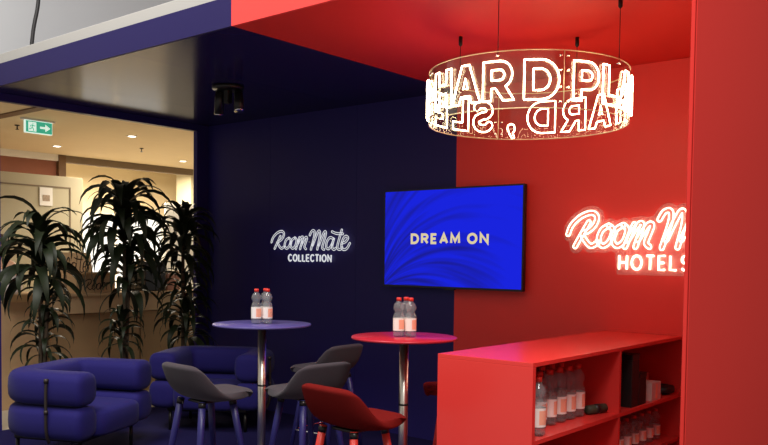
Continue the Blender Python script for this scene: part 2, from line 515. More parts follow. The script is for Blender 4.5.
# exit sign
es = empty('exit_sign', (-9.3, 4.893, 2.935))
tag(es, 'green illuminated exit sign with running figure and arrow', 'exit sign')
box('housing', (-0.02, -0.165, 0), (0.02, 0.165, 0.145), SIGNWHITE, es, bevel=0.003)
box('mounting_bar', (-0.03, -0.2, 0.145), (0.03, 0.2, 0.166), WHITE, es, bevel=0.003)
fc = box('sign_face', (0.02, -0.157, 0.008), (0.024, 0.157, 0.137), GREENSIGN, es)
box('door_symbol', (0.024, -0.13, 0.02), (0.0255, -0.035, 0.125), SIGNWHITE, fc)
fig = MB()
yz = lambda a, b, z: (z, a, b)
fig.tube([(0.026, -0.075, 0.108), (0.026, -0.075, 0.112)], 0.010, 8)
for ln in (((-0.078, 0.098), (-0.088, 0.062)), ((-0.088, 0.062), (-0.068, 0.046), (-0.072, 0.026)), ((-0.088, 0.062), (-0.104, 0.044), (-0.122, 0.044)),
           ((-0.08, 0.092), (-0.06, 0.08), (-0.05, 0.088)), ((-0.08, 0.092), (-0.102, 0.086), (-0.108, 0.07))):
    fig.tube([(0.026, a, b) for a, b in ln], 0.005, 6)
fig.build('running_figure', GREENSIGN, fc)
MB().prism([(0.01, 0.06), (0.075, 0.06), (0.075, 0.03), (0.135, 0.072), (0.075, 0.114), (0.075, 0.084), (0.01, 0.084)], 0.024, 0.0255, yz).build('arrow', SIGNWHITE, fc)

# hanging cable above the roof
cb = MB().tube(catmull([(-6.9, 3.62, 5.2), (-6.9, 3.62, 4.2), (-6.9, 3.64, 3.75), (-6.92, 3.60, 3.45), (-6.93, 3.57, 3.1)], 6), 0.017, 8).build('cable', BLACK)
tag(cb, 'black cable hanging in front of the pale grey upper wall', 'cable')

# counter
ct = empty('reception_counter', (-8.0, 4.35, -0.02))
tag(ct, 'long kraft brown counter with an overhanging ledge behind the plants', 'counter')
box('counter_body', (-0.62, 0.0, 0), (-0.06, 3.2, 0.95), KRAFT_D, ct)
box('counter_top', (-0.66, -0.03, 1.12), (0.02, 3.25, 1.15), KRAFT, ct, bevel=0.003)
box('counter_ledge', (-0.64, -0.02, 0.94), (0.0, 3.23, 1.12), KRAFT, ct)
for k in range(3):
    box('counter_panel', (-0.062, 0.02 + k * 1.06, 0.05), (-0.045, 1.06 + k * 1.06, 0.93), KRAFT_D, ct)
# tall carton at the counter end
tcn = empty('tall_carton', (-8.22, 4.05, -0.02))
tag(tcn, 'tall cardboard carton with white stickers at the counter end', 'carton')
box('carton_body', (-0.2, -0.22, 0), (0.2, 0.22, 1.08), KRAFT, tcn, bevel=0.004)
MB().add([(0.2, -0.22, 1.08), (0.2, 0.22, 1.08), (0.34, 0.22, 1.16), (0.34, -0.22, 1.16), (0.2, -0.22, 1.086), (0.2, 0.22, 1.086), (0.34, 0.22, 1.166), (0.34, -0.22, 1.166)],
         [(0, 1, 2, 3), (7, 6, 5, 4), (0, 3, 7, 4), (1, 5, 6, 2), (3, 2, 6, 7)]).build('flap', KRAFT, tcn)
for z0, z1 in ((0.78, 0.86), (0.20, 0.36), (0.48, 0.53)):
    box('sticker', (-0.05, -0.224, z0), (0.12, -0.22, z1), LABEL, tcn)
box('hand_hole', (-0.02, -0.223, 0.6), (0.1, -0.219, 0.64), INK, tcn)

# stroke lettering ------------------------------------------------------------------
SCRIPT = [  # "Room Mate" hand lettering, strokes in a 647 x 170 box (x right, y up)
    [(138, 85), (116, 135), (88, 200)],
    [(60, 140), (75, 95), (110, 55), (148, 40), (168, 60), (160, 98), (135, 128), (114, 138), (128, 175), (148, 198), (172, 182)],
    [(212, 102), (186, 125), (176, 172), (192, 198), (216, 175), (228, 125), (212, 102)],
    [(264, 100), (238, 123), (228, 172), (244, 198), (268, 173), (278, 123), (264, 100)],
    [(302, 98), (272, 202)],
    [(280, 172), (315, 102), (330, 104), (308, 202)],
    [(316, 170), (350, 102), (364, 108), (345, 180), (356, 202)],
    [(388, 78), (404, 44), (424, 42), (424, 90), (398, 206)],
    [(412, 170), (452, 54), (468, 48), (468, 100), (450, 204)],
    [(462, 170), (500, 62), (516, 52), (512, 95), (490, 186), (504, 206)],
    [(578, 112), (550, 102), (526, 138), (522, 186), (542, 200), (566, 160), (582, 108), (568, 178), (580, 206), (598, 194)],
    [(642, 36), (610, 168), (614, 200), (632, 204), (646, 188)],
    [(566, 50), (600, 66), (650, 70)],
    [(642, 152), (672, 138), (690, 106), (674, 90), (654, 112), (640, 168), (652, 204), (680, 198), (704, 152)],
]
def arc(cx, cy, rx, ry, a0, a1, n=8):
    return [(cx + rx * cos(radians(a0 + (a1 - a0) * i / n)), cy + ry * sin(radians(a0 + (a1 - a0) * i / n))) for i in range(n + 1)]
CAPS = {
    'A': (0.8, [[(0, 0), (0.4, 1), (0.8, 0)], [(0.15, 0.33), (0.65, 0.33)]]),
    'C': (0.8, [arc(0.45, 0.5, 0.42, 0.5, 45, 315, 12)]),
    'D': (0.8, [[(0, 0), (0, 1), (0.3, 1)] + arc(0.32, 0.5, 0.46, 0.5, 90, -90, 10) + [(0, 0)]]),
    'E': (0.58, [[(0.56, 1), (0, 1), (0, 0), (0.56, 0)], [(0, 0.5), (0.48, 0.5)]]),
    'H': (0.75, [[(0, 0), (0, 1)], [(0.75, 0), (0.75, 1)], [(0, 0.5), (0.75, 0.5)]]),
    'I': (0.05, [[(0.02, 0), (0.02, 1)]]),
    'L': (0.55, [[(0, 1), (0, 0), (0.54, 0)]]),
    'M': (0.92, [[(0, 0), (0.04, 1), (0.46, 0.2), (0.88, 1), (0.92, 0)]]),
    'N': (0.76, [[(0, 0), (0, 1), (0.76, 0), (0.76, 1)]]),
    'O': (0.94, [arc(0.47, 0.5, 0.46, 0.5, 90, 450, 18)]),
    'R': (0.7, [[(0, 0), (0, 1), (0.35, 1)] + arc(0.38, 0.74, 0.28, 0.26, 90, -90, 8) + [(0, 0.48)], [(0.32, 0.48), (0.68, 0)]]),
    'S': (0.6, [arc(0.3, 0.75, 0.27, 0.25, 30, 270, 9) + arc(0.3, 0.25, 0.29, 0.25, 90, -150, 9)[1:]]),
    'T': (0.66, [[(0, 1), (0.66, 1)], [(0.33, 1), (0.33, 0)]]),
}
def caps_strokes(text, height, gap, space=0.45):
    x = 0.0; out = []
    for ch in text:
        if ch == ' ':
            x += space * height; continue
        w, st = CAPS[ch]
        out.append((ch, [[(x + a * height, b * height) for a, b in s] for s in st]))
        x += w * height + gap
    return out, x - gap
def capsule(pts, w, n=7):
    """outline loop at distance w round an open stroke"""
    P = [Vector((p[0], p[1])) for p in pts]
    L = []; R = []
    for i in range(len(P)):
        t = P[min(i + 1, len(P) - 1)] - P[max(i - 1, 0)]
        t.normalize()
        nn = Vector((-t.y, t.x))
        L.append(P[i] + nn * w); R.append(P[i] - nn * w)
    def endcap(c, frm, k):
        a0 = atan2((frm - c).y, (frm - c).x)
        return [c + Vector((cos(a0 - pi * j / k), sin(a0 - pi * j / k))) * w for j in range(1, k)]
    loop = L + endcap(P[-1], L[-1], 5) + R[::-1] + endcap(P[0], R[0], 5)
    # drop points that bunch up
    out = [loop[0]]
    for p in loop[1:]:
        if (p - out[-1]).length > w * 0.25: out.append(p)
    return out
def wall_point(x, z, off=0.0):
    return (x, YB - off, z)

# cardboard box on the counter, with the sign writer's lettering ---------------------
def lettering_tube(strokes, fn, r, n=5):
    b = MB()
    for s in strokes:
        b.tube([fn(p.x, p.y) for p in catmull([(a, c, 0) for a, c in s], 3)], r, n)
    return b
bx_ = empty('cardboard_box', (-8.26, 4.87, 1.13), radians(4))
tag(bx_, 'open cardboard box with black script lettering on the counter', 'box')
B = MB()
w_, d_, h_ = 0.20, 0.24, 0.19
B.box((-w_, -d_, 0), (w_, d_, 0.01)).box((-w_, -d_, 0.01), (-w_ + 0.01, d_, h_)).box((w_ - 0.01, -d_, 0.01), (w_, d_, h_))
B.box((-w_ + 0.01, -d_, 0.01), (w_ - 0.01, -d_ + 0.01, h_)).box((-w_ + 0.01, d_ - 0.01, 0.01), (w_ - 0.01, d_, h_))
B.build('box_body', KRAFT, bx_)
lid = MB().add([(-w_, -d_, h_), (-w_, d_, h_), (-w_ - 0.05, d_, h_ + 0.24), (-w_ - 0.05, -d_, h_ + 0.24),
                (-w_ - 0.008, -d_, h_), (-w_ - 0.008, d_, h_), (-w_ - 0.058, d_, h_ + 0.24), (-w_ - 0.058, -d_, h_ + 0.24)],
               [(0, 1, 2, 3), (7, 6, 5, 4), (0, 3, 7, 4), (1, 5, 6, 2), (3, 2, 6, 7), (0, 4, 5, 1)]).build('lid_flap', KRAFT, bx_)
MB().add([(w_, -d_, h_), (w_, d_, h_), (w_ + 0.14, d_, h_ + 0.03), (w_ + 0.14, -d_, h_ + 0.03), (w_, -d_, h_ + .007), (w_, d_, h_ + .007), (w_ + 0.14, d_, h_ + 0.037), (w_ + 0.14, -d_, h_ + 0.037)],
         [(0, 1, 2, 3), (7, 6, 5, 4), (0, 3, 7, 4), (1, 5, 6, 2), (3, 2, 6, 7)]).build('side_flap', KRAFT, bx_)
mate = [s for s in SCRIPT if min(p[0] for p in s) > 380]
room = [s for s in SCRIPT if min(p[0] for p in s) < 370]
def fl(x, y):
    t = (206 - y) / 170 * 0.18 + 0.02
    return (-w_ - 0.05 * t / 0.24 + 0.002, -0.2 + (x - 388) / 317 * 0.4, h_ + t)
lettering_tube(mate, fl, 0.005).build('box_lettering', INK, lid)
def fr_(x, y):
    return (w_ + 0.001, -0.17 + (x - 60) / 310 * 0.32, 0.03 + (206 - y) / 170 * 0.12)
lettering_tube(room, fr_, 0.005).build('box_lettering', INK, bx_)
box('packing_tape', (-0.03, -d_ - 0.002, 0.0), (0.03, -d_, h_), mat('tape', (0.2, 0.12, 0.06, 1), 0.3), bx_)

bkc = empty('black_crate', (-8.25, 5.64, 1.13))
tag(bkc, 'black crate with a tan board leaning in it on the counter', 'crate')
box('crate_body', (-0.16, -0.12, 0), (0.16, 0.16, 0.34), BLACK, bkc, bevel=0.01)
MB().add([(0.05, -0.2, 0.2), (0.05, 0.06, 0.2), (-0.02, 0.16, 0.37), (-0.02, -0.1, 0.37), (0.07, -0.2, 0.2), (0.07, 0.06, 0.2), (0, 0.16, 0.37), (0, -0.1, 0.37)],
         [(0, 1, 2, 3), (7, 6, 5, 4), (0, 3, 7, 4), (1, 5, 6, 2), (3, 2, 6, 7), (0, 4, 5, 1)]).build('tan_board', KRAFT, bkc)
sb_ = empty('small_box', (-8.25, 5.95, 1.13))
tag(sb_, 'small salmon brown box behind the black crate', 'box')
box('box_body', (-0.1, -0.09, 0), (0.1, 0.09, 0.2), mat('salmon card', (0.42, 0.2, 0.13, 1), 0.8), sb_, bevel=0.004)
box('box_lid', (-0.105, -0.095, 0.2), (0.105, 0.095, 0.225), KRAFT, sb_, bevel=0.004)
tb_ = empty('tablet', (-8.2, 4.42, 1.13))
tag(tb_, 'small black tablet lying on the counter end', 'tablet')
box('tablet_case', (-0.1, -0.1, 0), (0.1, 0.1, 0.03), BLACK, tb_, bevel=0.006)
box('tablet_screen', (-0.085, -0.085, 0.03), (0.085, 0.085, 0.032), BLACKM, tb_)

# ------------------------------------------------------------------ television
tv = empty('television', (-3.9075, YB, 1.30))
tag(tv, 'wall mounted flat television showing DREAM ON on blue', 'television')
TW, TH = 0.6925, 0.826
box('tv_case', (-TW, -0.085, 0), (TW, -0.045, TH), BLACK, tv, bevel=0.004)
box('tv_back', (-TW + 0.15, -0.045, 0.1), (TW - 0.15, -0.02, TH - 0.15), BLACK, tv)
box('wall_bracket', (-0.2, -0.02, 0.2), (0.2, 0.0, 0.55), BLACKM, tv)
MB().box((-0.05, -0.08, -0.012), (0.05, -0.055, 0.0)).build('sensor_bar', BLACKM, tv)
scr = box('screen', (-TW + 0.012, -0.087, 0.016), (TW - 0.012, -0.0852, TH - 0.012), SCREEN, tv)
bez = MB()
bez.box((-TW, -0.089, 0), (TW, -0.085, 0.016)).box((-TW, -0.089, TH - 0.012), (TW, -0.085, TH))
bez.box((-TW, -0.089, 0.016), (-TW + 0.012, -0.085, TH - 0.012)).box((TW - 0.012, -0.089, 0.016), (TW, -0.085, TH - 0.012))
bez.build('bezel', BLACK, tv)
def ribbon(b, pts, w, y0, y1, fn):
    """flat-ended thick stroke as quads with mitred joints"""
    P = [Vector((p[0], p[1])) for p in pts]
    n = len(P); L = []; R = []
    closed = (P[0] - P[-1]).length < 1e-6
    for i in range(n):
        if closed and i in (0, n - 1):
            d1 = (P[-1] - P[-2]).normalized(); d2 = (P[1] - P[0]).normalized()
        else:
            d1 = (P[i] - P[i - 1]).normalized() if i > 0 else (P[1] - P[0]).normalized()
            d2 = (P[i + 1] - P[i]).normalized() if i < n - 1 else d1
        t = (d1 + d2).normalized()
        nn = Vector((-t.y, t.x))
        k = w / max(0.45, nn.dot(Vector((-d1.y, d1.x))))
        L.append(P[i] + nn * k); R.append(P[i] - nn * k)
    V = []; F = []
    for i in range(n):
        V += [fn(L[i].x, L[i].y, y0), fn(R[i].x, R[i].y, y0), fn(L[i].x, L[i].y, y1), fn(R[i].x, R[i].y, y1)]
    for i in range(n - 1):
        a = 4 * i; c = a + 4
        F += [(a, a + 1, c + 1, c), (a + 2, c + 2, c + 3, a + 3), (a, c, c + 2, a + 2), (a + 1, a + 3, c + 3, c + 1)]
    F += [(0, 2, 3, 1), (4 * n - 4, 4 * n - 3, 4 * n - 1, 4 * n - 2)]
    b.add(V, F)
ls, tw_ = caps_strokes('DREAM ON', 0.070, 0.034, 0.55)
sc_ = 0.755 / tw_
for ch, st in ls:
    b = MB()
    for s in st:
        ribbon(b, [((x * sc_) - 0.385, z + 0.375) for x, z in s], 0.0105, -0.0892, -0.0872, lambda x, z, y: (x, y, z))
    b.build('screen_letter', GOLD, scr)

# ------------------------------------------------------------------ blue wall sign
sg = empty('wall_sign', (-5.585, YB, 1.49))
tag(sg, 'white Room Mate COLLECTION script sign on navy wall', 'sign')
def blue_map(x, y):
    return (-0.515 + (x - 60) * 0.00162, 0.127 + (206 - y) * 0.00106)
for k, s in enumerate(SCRIPT):
    sm = [blue_map(p.x, p.y) for p in catmull([(a, c, 0) for a, c in s], 5)]
    b = MB()
    loop = capsule(sm, 0.0088)
    b.tube([(p.x, -0.022, p.y) for p in loop], 0.0036, 6, closed=True)
    b.build('script_stroke', NEON_W, sg)
ls, tw_ = caps_strokes('COLLECTION', 0.062, 0.026)
sc_ = 0.57 / tw_
for ch, st in ls:
    b = MB()
    for s in st:
        b.tube([(x * sc_ - 0.275, -0.02, z + 0.014) for x, z in s], 0.0072, 6)
    b.build('sign_letter', NEON_W, sg)
for x in (-0.45, 0.0, 0.45):
    MB().tube([(x, 0, 0.2), (x, -0.02, 0.2)], 0.004, 6).build('standoff', WHITE, sg)

# ------------------------------------------------------------------ red wall neon sign
rs = empty('neon_sign', (-2.20, YB, 1.48))
tag(rs, 'glowing Room Mate HOTELS neon sign on red wall', 'neon sign')
RX = 0.638 / 305
def red_map(x, y):
    return (-0.664 + (x - 60) * RX, 0.160 + (206 - y) * 0.00152)
for k, s in enumerate(SCRIPT):
    sm = [red_map(p.x, p.y) for p in catmull([(a, c, 0) for a, c in s], 5)]
    b = MB()
    loop = capsule(sm, 0.0155)
    b.tube([(p.x, -0.045, p.y) for p in loop], 0.0040, 6, closed=True)
    b.build('neon_tube', NEON_R, rs)
ls, tw_ = caps_strokes('HOTELS', 0.096, 0.044)
sc_ = 0.49 / tw_
for ch, st in ls:
    b = MB()
    for s in st:
        b.tube([(x * sc_ - 0.262, -0.045, z + 0.008) for x, z in s], 0.0070, 6)
    b.build('neon_letter', NEON_R, rs)
outline = []
def dilated_outline():
    up = []; 
    import itertools
    samples = []
    for s in SCRIPT:
        samples += [red_map(p.x, p.y) for p in catmull([(a, c, 0) for a, c in s], 4)]
    x0, x1 = -0.75, 0.75
    N = 90
    top = []; bot = []
    R_ = 0.052
    hx0, hx1 = -0.262, 0.235
    for i in range(N + 1):
        x = x0 + (x1 - x0) * i / N
        t = -9; bmin = 9
        for sx, sz in samples:
            dx = abs(sx - x)
            if dx < R_:
                e = sqrt(R_ * R_ - dx * dx)
                t = max(t, sz + e); bmin = min(bmin, sz - e)
        if hx0 - 0.035 < x < hx1 + 0.035:
            bmin = min(bmin, -0.032)
        if t > -5:
            top.append((x, t)); bot.append((x, bmin))
    return top + bot[::-1]
MB().prism(dilated_outline(), -0.030, -0.024, lambda x, z, y: (x, y, z)).build('backing_plate', ACRYL_PINK, rs)
for x in (-0.6, -0.2, 0.2, 0.6):
    MB().tube([(x, 0, 0.22), (x, -0.03, 0.22)], 0.006, 8).build('standoff', CHROME, rs)

# ------------------------------------------------------------------ neon ring
RC = Vector((-2.404, 4.165)); RR, RZT, RH = 0.556, 2.60, 0.290
ring = empty('neon_ring', (RC.x, RC.y, RZT - RH))
tag(ring, 'hanging clear ring with glowing PLAY HARD, SLEEP HARD neon', 'neon ring')
A0 = radians(-60)
def ring_pt(phi, z, r=RR):
    a = A0 + phi
    return (r * cos(a), r * sin(a), z)
# four curved clear acrylic panels with bolted joints
for k in range(4):
    b = MB(); n = 24
    a0, a1 = radians(18.5 + 90 * k) + 0.004, radians(18.5 + 90 * (k + 1)) - 0.004
    V = []; F = []
    for i in range(n + 1):
        ph = a0 + (a1 - a0) * i / n
        V += [ring_pt(ph, 0, RR), ring_pt(ph, RH, RR), ring_pt(ph, RH, RR + 0.004), ring_pt(ph, 0, RR + 0.004)]
    for i in range(n):
        p = 4 * i; q = p + 4
        F += [(p, q, q + 1, p + 1), (p + 3, p + 2, q + 2, q + 3)]
    b.add(V, F, True)
    pn = b.build('acrylic_panel', ACRYL, ring)
    e = MB()
    for zz in (0.0, RH):
        e.tube([ring_pt(a0 + (a1 - a0) * i / n, zz, RR + 0.002) for i in range(n + 1)], 0.0032, 6)
    e.tube([ring_pt(a0, 0, RR + 0.002), ring_pt(a0, RH, RR + 0.002)], 0.0028, 6)
    e.build('panel_edge', ACRYL_EDGE, pn)
    for zz in (0.03, 0.105, 0.19, 0.265):
        for dp in (-0.035, 0.035):
            p = Vector(ring_pt(a0 + dp, zz, RR - 0.006)); q = Vector(ring_pt(a0 + dp, zz, RR + 0.010))
            MB().tube([p, q], 0.006, 8).build('bolt', CHROME, pn)
for dg in (57, -15.8, 228, 148):
    p = ring_pt(radians(dg), RH - 0.012, RR + 0.002)
    w = MB().tube([(p[0], p[1], RH - 0.02), (p[0], p[1], ZC - (RZT - RH))], 0.0022, 6).build('suspension_wire', BLACKM, ring)
    MB().lathe([(0.012, 0.0), (0.012, -0.05), (0.004, -0.06)], 10, (p[0], p[1], ZC - (RZT - RH))).build('ceiling_cup', BLACKM, w)
    MB().tube([ring_pt(radians(dg), RH - 0.02, RR - 0.01), ring_pt(radians(dg), RH - 0.02, RR + 0.014)], 0.007, 8).build('wire_clamp', CHROME, w)
S_ = 0.25
def rarc(cx, cy, r, a0, a1, n=9): return arc(cx, cy, r, r, a0, a1, n)
GLYPH = {
    'H': (0.86, [[(0, 0), (S_, 0), (S_, .38), (.86 - S_, .38), (.86 - S_, 0), (.86, 0), (.86, 1), (.86 - S_, 1), (.86 - S_, .62), (S_, .62), (S_, 1), (0, 1)]]),
    'A': (1.0, [[(0, 0), (.27, 0), (.345, .19), (.655, .19), (.73, 0), (1, 0), (.63, 1), (.37, 1)], [(.42, .39), (.58, .39), (.50, .66)]]),
    'R': (0.9, [[(0, 0), (S_, 0), (S_, .31), (.37, .31), (.59, 0), (.9, 0), (.66, .36)] + rarc(.5, .66, .34, -48, 90) + [(0, 1)],
                [(S_, .52), (.48, .52)] + rarc(.49, .65, .13, -70, 70, 6) + [(.48, .78), (S_, .78)]]),
    'D': (0.96, [[(0, 0), (.45, 0)] + rarc(.46, .5, .5, -88, 88, 14) + [(.45, 1), (0, 1)],
                 [(S_, .23), (.43, .23)] + rarc(.44, .5, .27, -85, 85, 10) + [(.43, .77), (S_, .77)]]),
    'P': (0.82, [[(0, 0), (S_, 0), (S_, .29), (.46, .29)] + rarc(.47, .645, .355, -88, 88, 12) + [(.46, 1), (0, 1)],
                 [(S_, .52), (.46, .52)] + rarc(.47, .645, .125, -80, 80, 6) + [(.46, .77), (S_, .77)]]),
    'L': (0.70, [[(0, 0), (.70, 0), (.70, .24), (S_, .24), (S_, 1), (0, 1)]]),
    'Y': (0.94, [[(.345, 0), (.595, 0), (.595, .38), (.94, 1), (.64, 1), (.47, .63), (.3, 1), (0, 1), (.345, .38)]]),
    'E': (0.72, [[(0, 0), (.72, 0), (.72, .23), (S_, .23), (S_, .40), (.65, .40), (.65, .61), (S_, .61), (S_, .77), (.72, .77), (.72, 1), (0, 1)]]),
    'S': (0.76, [[(p.x, p.y) for p in capsule(arc(.38, .70, .255, .185, 20, 270, 10) + arc(.38, .30, .265, .185, 90, -160, 10)[1:], .115)]]),
    ',': (0.3, [[(.02, .16), (.06, .27), (.16, .30), (.26, .25), (.28, .14), (.20, -.02), (.12, -.16), (.03, -.14), (.10, .02), (.04, .06)]]),
}
LH = 0.198; LW = 0.198 * 0.90
def subdivide(loop, step):
    out = []
    for i in range(len(loop)):
        a = Vector(loop[i]); c = Vector(loop[(i + 1) % len(loop)])
        n = max(1, int((c - a).length / step))
        for k in range(n): out.append(a + (c - a) * (k / n))
    return out
for ch, dg in zip('HARDPLAYHARD,SLEEP', (-52, -34, -15, 7, 31, 48, 65, 84, 107, 130, 150, 171, 190, 209, 226, 245, 264, 283)):
    gw, loops = GLYPH[ch]
    b = MB()
    for lp in loops:
        pts = []
        for p in subdivide(lp, 0.12):
            ph = radians(dg) + (p.x - gw / 2) * LW / RR
            pts.append(ring_pt(ph, 0.040 + p.y * LH, RR + 0.014))
        b.tube(pts, 0.0040, 6, closed=True)
    b.build('neon_letter', NEON, ring)

# ------------------------------------------------------------------ ceiling spotlights
spf = empty('ceiling_spotlight', (-5.296, 4.391, ZC)); spf.scale = (0.85, 0.85, 0.85)
tag(spf, 'black twin head spotlight under the navy ceiling', 'spotlight')
MB().lathe([(0.15, 0), (0.15, -0.03), (0.14, -0.04)], 28).build('ceiling_plate', BLACKM, spf)
for (x, y, tx, ty) in ((-0.085, -0.03, -0.06, 0.04), (0.09, 0.05, 0.05, -0.03)):
    a = Vector((x, y, -0.05)); d = Vector((tx, ty, -0.19))
    hd = MB().tube([a, a + d * 0.5, a + d], [0.040, 0.046, 0.046], 16).build('spot_head', BLACKM, spf)
    MB().tube([a + d, a + d * 1.06], 0.047, 16).build('front_ring', CHROME, hd)
    MB().tube([(x, y, -0.035), a + d * 0.3], 0.012, 8).build('bracket', BLACKM, hd)
MB().box((-0.03, -0.03, -0.17), (0.03, 0.03, -0.04)).build('driver_box', BLACKM, spf, bevel=0.006)

# ------------------------------------------------------------------ bottles
def bottle_proto(name, h, r, capmat, labmats, waist=True):
    k = h
    root = empty(name)
    prof = [(r * 0.80, 0), (r * 0.96, 0.02 * k), (r, 0.06 * k), (r * 0.93, 0.10 * k), (r, 0.14 * k), (r, 0.50 * k)]
    if waist:
        prof += [(r * 0.93, 0.56 * k), (r * 0.70, 0.62 * k), (r * 0.72, 0.65 * k), (r * 0.98, 0.71 * k), (r * 1.0, 0.76 * k), (r * 0.8, 0.84 * k), (r * 0.42, 0.89 * k), (r * 0.38, 0.93 * k)]
    else:
        prof += [(r * 0.97, 0.56 * k), (r, 0.62 * k), (r * 0.93, 0.72 * k), (r * 0.7, 0.82 * k), (r * 0.4, 0.89 * k), (r * 0.36, 0.93 * k)]
    MB().lathe(prof, 18).build('bottle_body', PET, root)
    MB().lathe([(r * 0.45, 0.915 * k), (r * 0.45, 0.995 * k), (r * 0.40, 1.0 * k)], 14).build('cap', capmat, root)
    lab = MB().lathe([(r * 1.012, 0.16 * k), (r * 1.012, 0.48 * k)], 18, cap=False).build('label', labmats[0], root)
    V = []; F = []
    n = 8
    for i in range(n + 1):
        a = radians(-45 + 90 * i / n) + radians(-5)
        V += [(r * 1.02 * cos(a), r * 1.02 * sin(a), 0.20 * k), (r * 1.02 * cos(a), r * 1.02 * sin(a), 0.44 * k)]
    for i in range(n): F.append((2 * i, 2 * i + 2, 2 * i + 3, 2 * i + 1))
    MB().add(V, F, True).build('label_print', labmats[1], lab)
    return root
tbl_bottle = bottle_proto('water_bottle', 0.232, 0.0335, CAPRED, (LABEL, LABELR))
shelf_bottle = bottle_proto('water_bottle', 0.30, 0.042, CAPRED, (LABEL, LABELR))

# ------------------------------------------------------------------ tables
def table(loc, r, z, top_mat, label):
    t = empty('bar_table', loc)
    tag(t, label, 'table')
    MB().lathe([(r - 0.004, z - 0.014), (r, z - 0.010), (r, z - 0.003), (r - 0.003, z)], 64).build('table_top', top_mat, t)
    MB().lathe([(0.10, z - 0.022), (0.10, z - 0.014)], 24).build('mounting_plate', BLACKM, t)
    MB().lathe([(0.027, 0.015), (0.027, z - 0.022)], 28).build('pole', STEEL, t)
    MB().lathe([(0.0285, z * 0.62), (0.0285, z * 0.62 + 0.012)], 28).build('pole_collar', BLACKM, t)
    MB().lathe([(0.23, 0.0), (0.23, 0.010), (0.05, 0.022), (0.03, 0.03)], 48).build('base', CHROME, t)
    return t
TB = (-4.12, 3.715, 0); TR = (-3.025, 3.853, 0)
table(TB, 0.326, 1.10, TBLUE, 'round high bar table with a blue top and chrome pole')
table(TR, 0.315, 1.082, TRED, 'round high bar table with a red top and chrome pole')
def place_bottles(proto, spots, z, label, group, first):
    for i, (x, y, rz) in enumerate(spots):
        o = proto if (first and i == 0) else copy_tree(proto)
        o.location = (x, y, z); o.rotation_euler = (0, 0, rz)
        tag(o, label, 'bottle', group)
cr = Vector((cos(YAW), sin(YAW))); cf = Vector((-sin(YAW), cos(YAW)))
def rel(base, a, d): 
    v = Vector(base[:2]) + cr * a + cf * d
    return v.x, v.y
place_bottles(tbl_bottle, [(*rel(TB, -0.036, -0.02), 0.1), (*rel(TB, 0.036, -0.01), 0.25), (*rel(TB, 0.012, 0.065), 0.9)], 1.10,
              'clear water bottle with red cap standing on the blue bar table', 'water bottles on the blue bar table', True)
place_bottles(tbl_bottle, [(*rel(TR, -0.034, -0.01), 0.0), (*rel(TR, 0.036, -0.02), 0.2), (*rel(TR, 0.010, 0.065), 0.8)], 1.082,
              'clear water bottle with red cap standing on the red bar table', 'water bottles on the red bar table', False)

# ------------------------------------------------------------------ stools
def shell_mesh():
    nu, nv = 12, 14
    prof = [(0.245, 0.000), (0.215, 0.006), (0.15, 0.000), (0.07, -0.008), (0.0, -0.012), (-0.07, -0.006), (-0.125, 0.014), (-0.165, 0.05), (-0.195, 0.10), (-0.215, 0.15), (-0.228, 0.19), (-0.236, 0.215)]
    half = [0.115, 0.155, 0.188, 0.208, 0.222, 0.232, 0.237, 0.238, 0.236, 0.230, 0.220, 0.205]
    lip = [0.0, 0.0, 0.004, 0.012, 0.026, 0.036, 0.036, 0.022, 0.002, -0.016, -0.022, -0.014]
    fwd = [-0.03, -0.01, 0.0, 0.018, 0.040, 0.070, 0.092, 0.104, 0.108, 0.102, 0.090, 0.070]
    V = []; F = []
    n = len(prof)
    for j in range(n):
        for i in range(nu + 1):
            u = -1 + 2 * i / nu
            x = half[j] * sin(u * pi / 2 * 0.96) / sin(pi / 2 * 0.96)
            k = abs(u) ** 2.4
            V.append((x, prof[j][0] + fwd[j] * k, prof[j][1] + lip[j] * k))
    for j in range(n - 1):
        for i in range(nu):
            a = j * (nu + 1) + i
            F.append((a, a + 1, a + nu + 2, a + nu + 1))
    return V, F
def stool_proto(fab, leg):
    root = empty('bar_stool')
    V, F = shell_mesh()
    b = MB().add([(x, y, z + 0.690) for x, y, z in V], F, True)
    s = b.build('seat_shell', fab, root, fix=False)
    so = s.modifiers.new('thick', 'SOLIDIFY'); so.thickness = 0.045; so.offset = -1.0
    sub = s.modifiers.new('sub', 'SUBSURF'); sub.levels = 1; sub.render_levels = 2
    MB().box((-0.08, -0.08, 0.668), (0.08, 0.08, 0.682)).build('under_frame', BLACKM, root, bevel=0.004)
    for sx in (-1, 1):
        for sy in (-1, 1):
            p0 = Vector((sx * 0.115, sy * 0.105, 0.688)); p1 = Vector((sx * 0.205, sy * 0.20, 0.0))
            L = MB().tube([p0, p0 + (p1 - p0) * 0.3, p1], [0.021, 0.021, 0.013], 12).build('leg', leg, root)
            MB().tube([p0 + (p1 - p0) * 0.005, p0 + (p1 - p0) * 0.05], 0.0225, 12).build('leg_ferrule', BLACKM, L)
    zf = 0.27; t = (0.665 - zf) / 0.665
    fx = 0.115 + 0.09 * t; fy = 0.105 + 0.095 * t
    MB().tube(catmull([(-fx, -fy, zf), (-fx * 1.08, 0, zf), (-fx, fy, zf), (0, fy * 1.12, zf), (fx, fy, zf), (fx * 1.08, 0, zf), (fx, -fy, zf)], 5), 0.008, 8).build('footrest_rail', CHROME, root)
    return root
gs = stool_proto(GREYFAB, BLUELEG)
rst = stool_proto(REDFAB, REDLEG)
def face(o, loc, d, label, group):
    o.location = (loc[0], loc[1], 0)
    o.rotation_euler = (0, 0, atan2(d[1], d[0]) - pi / 2)
    tag(o, label, 'stool', group)
face(gs, (-3.985, 3.15), (0.09, 1.0), 'grey felt bar stool standing before the corner armchair, left of the blue table', 'grey bar stools with blue legs')
g2 = copy_tree(gs)
face(g2, (-3.60, 3.62), (-0.99, 0.10), 'grey felt bar stool directly behind the red felt stool', 'grey bar stools with blue legs')
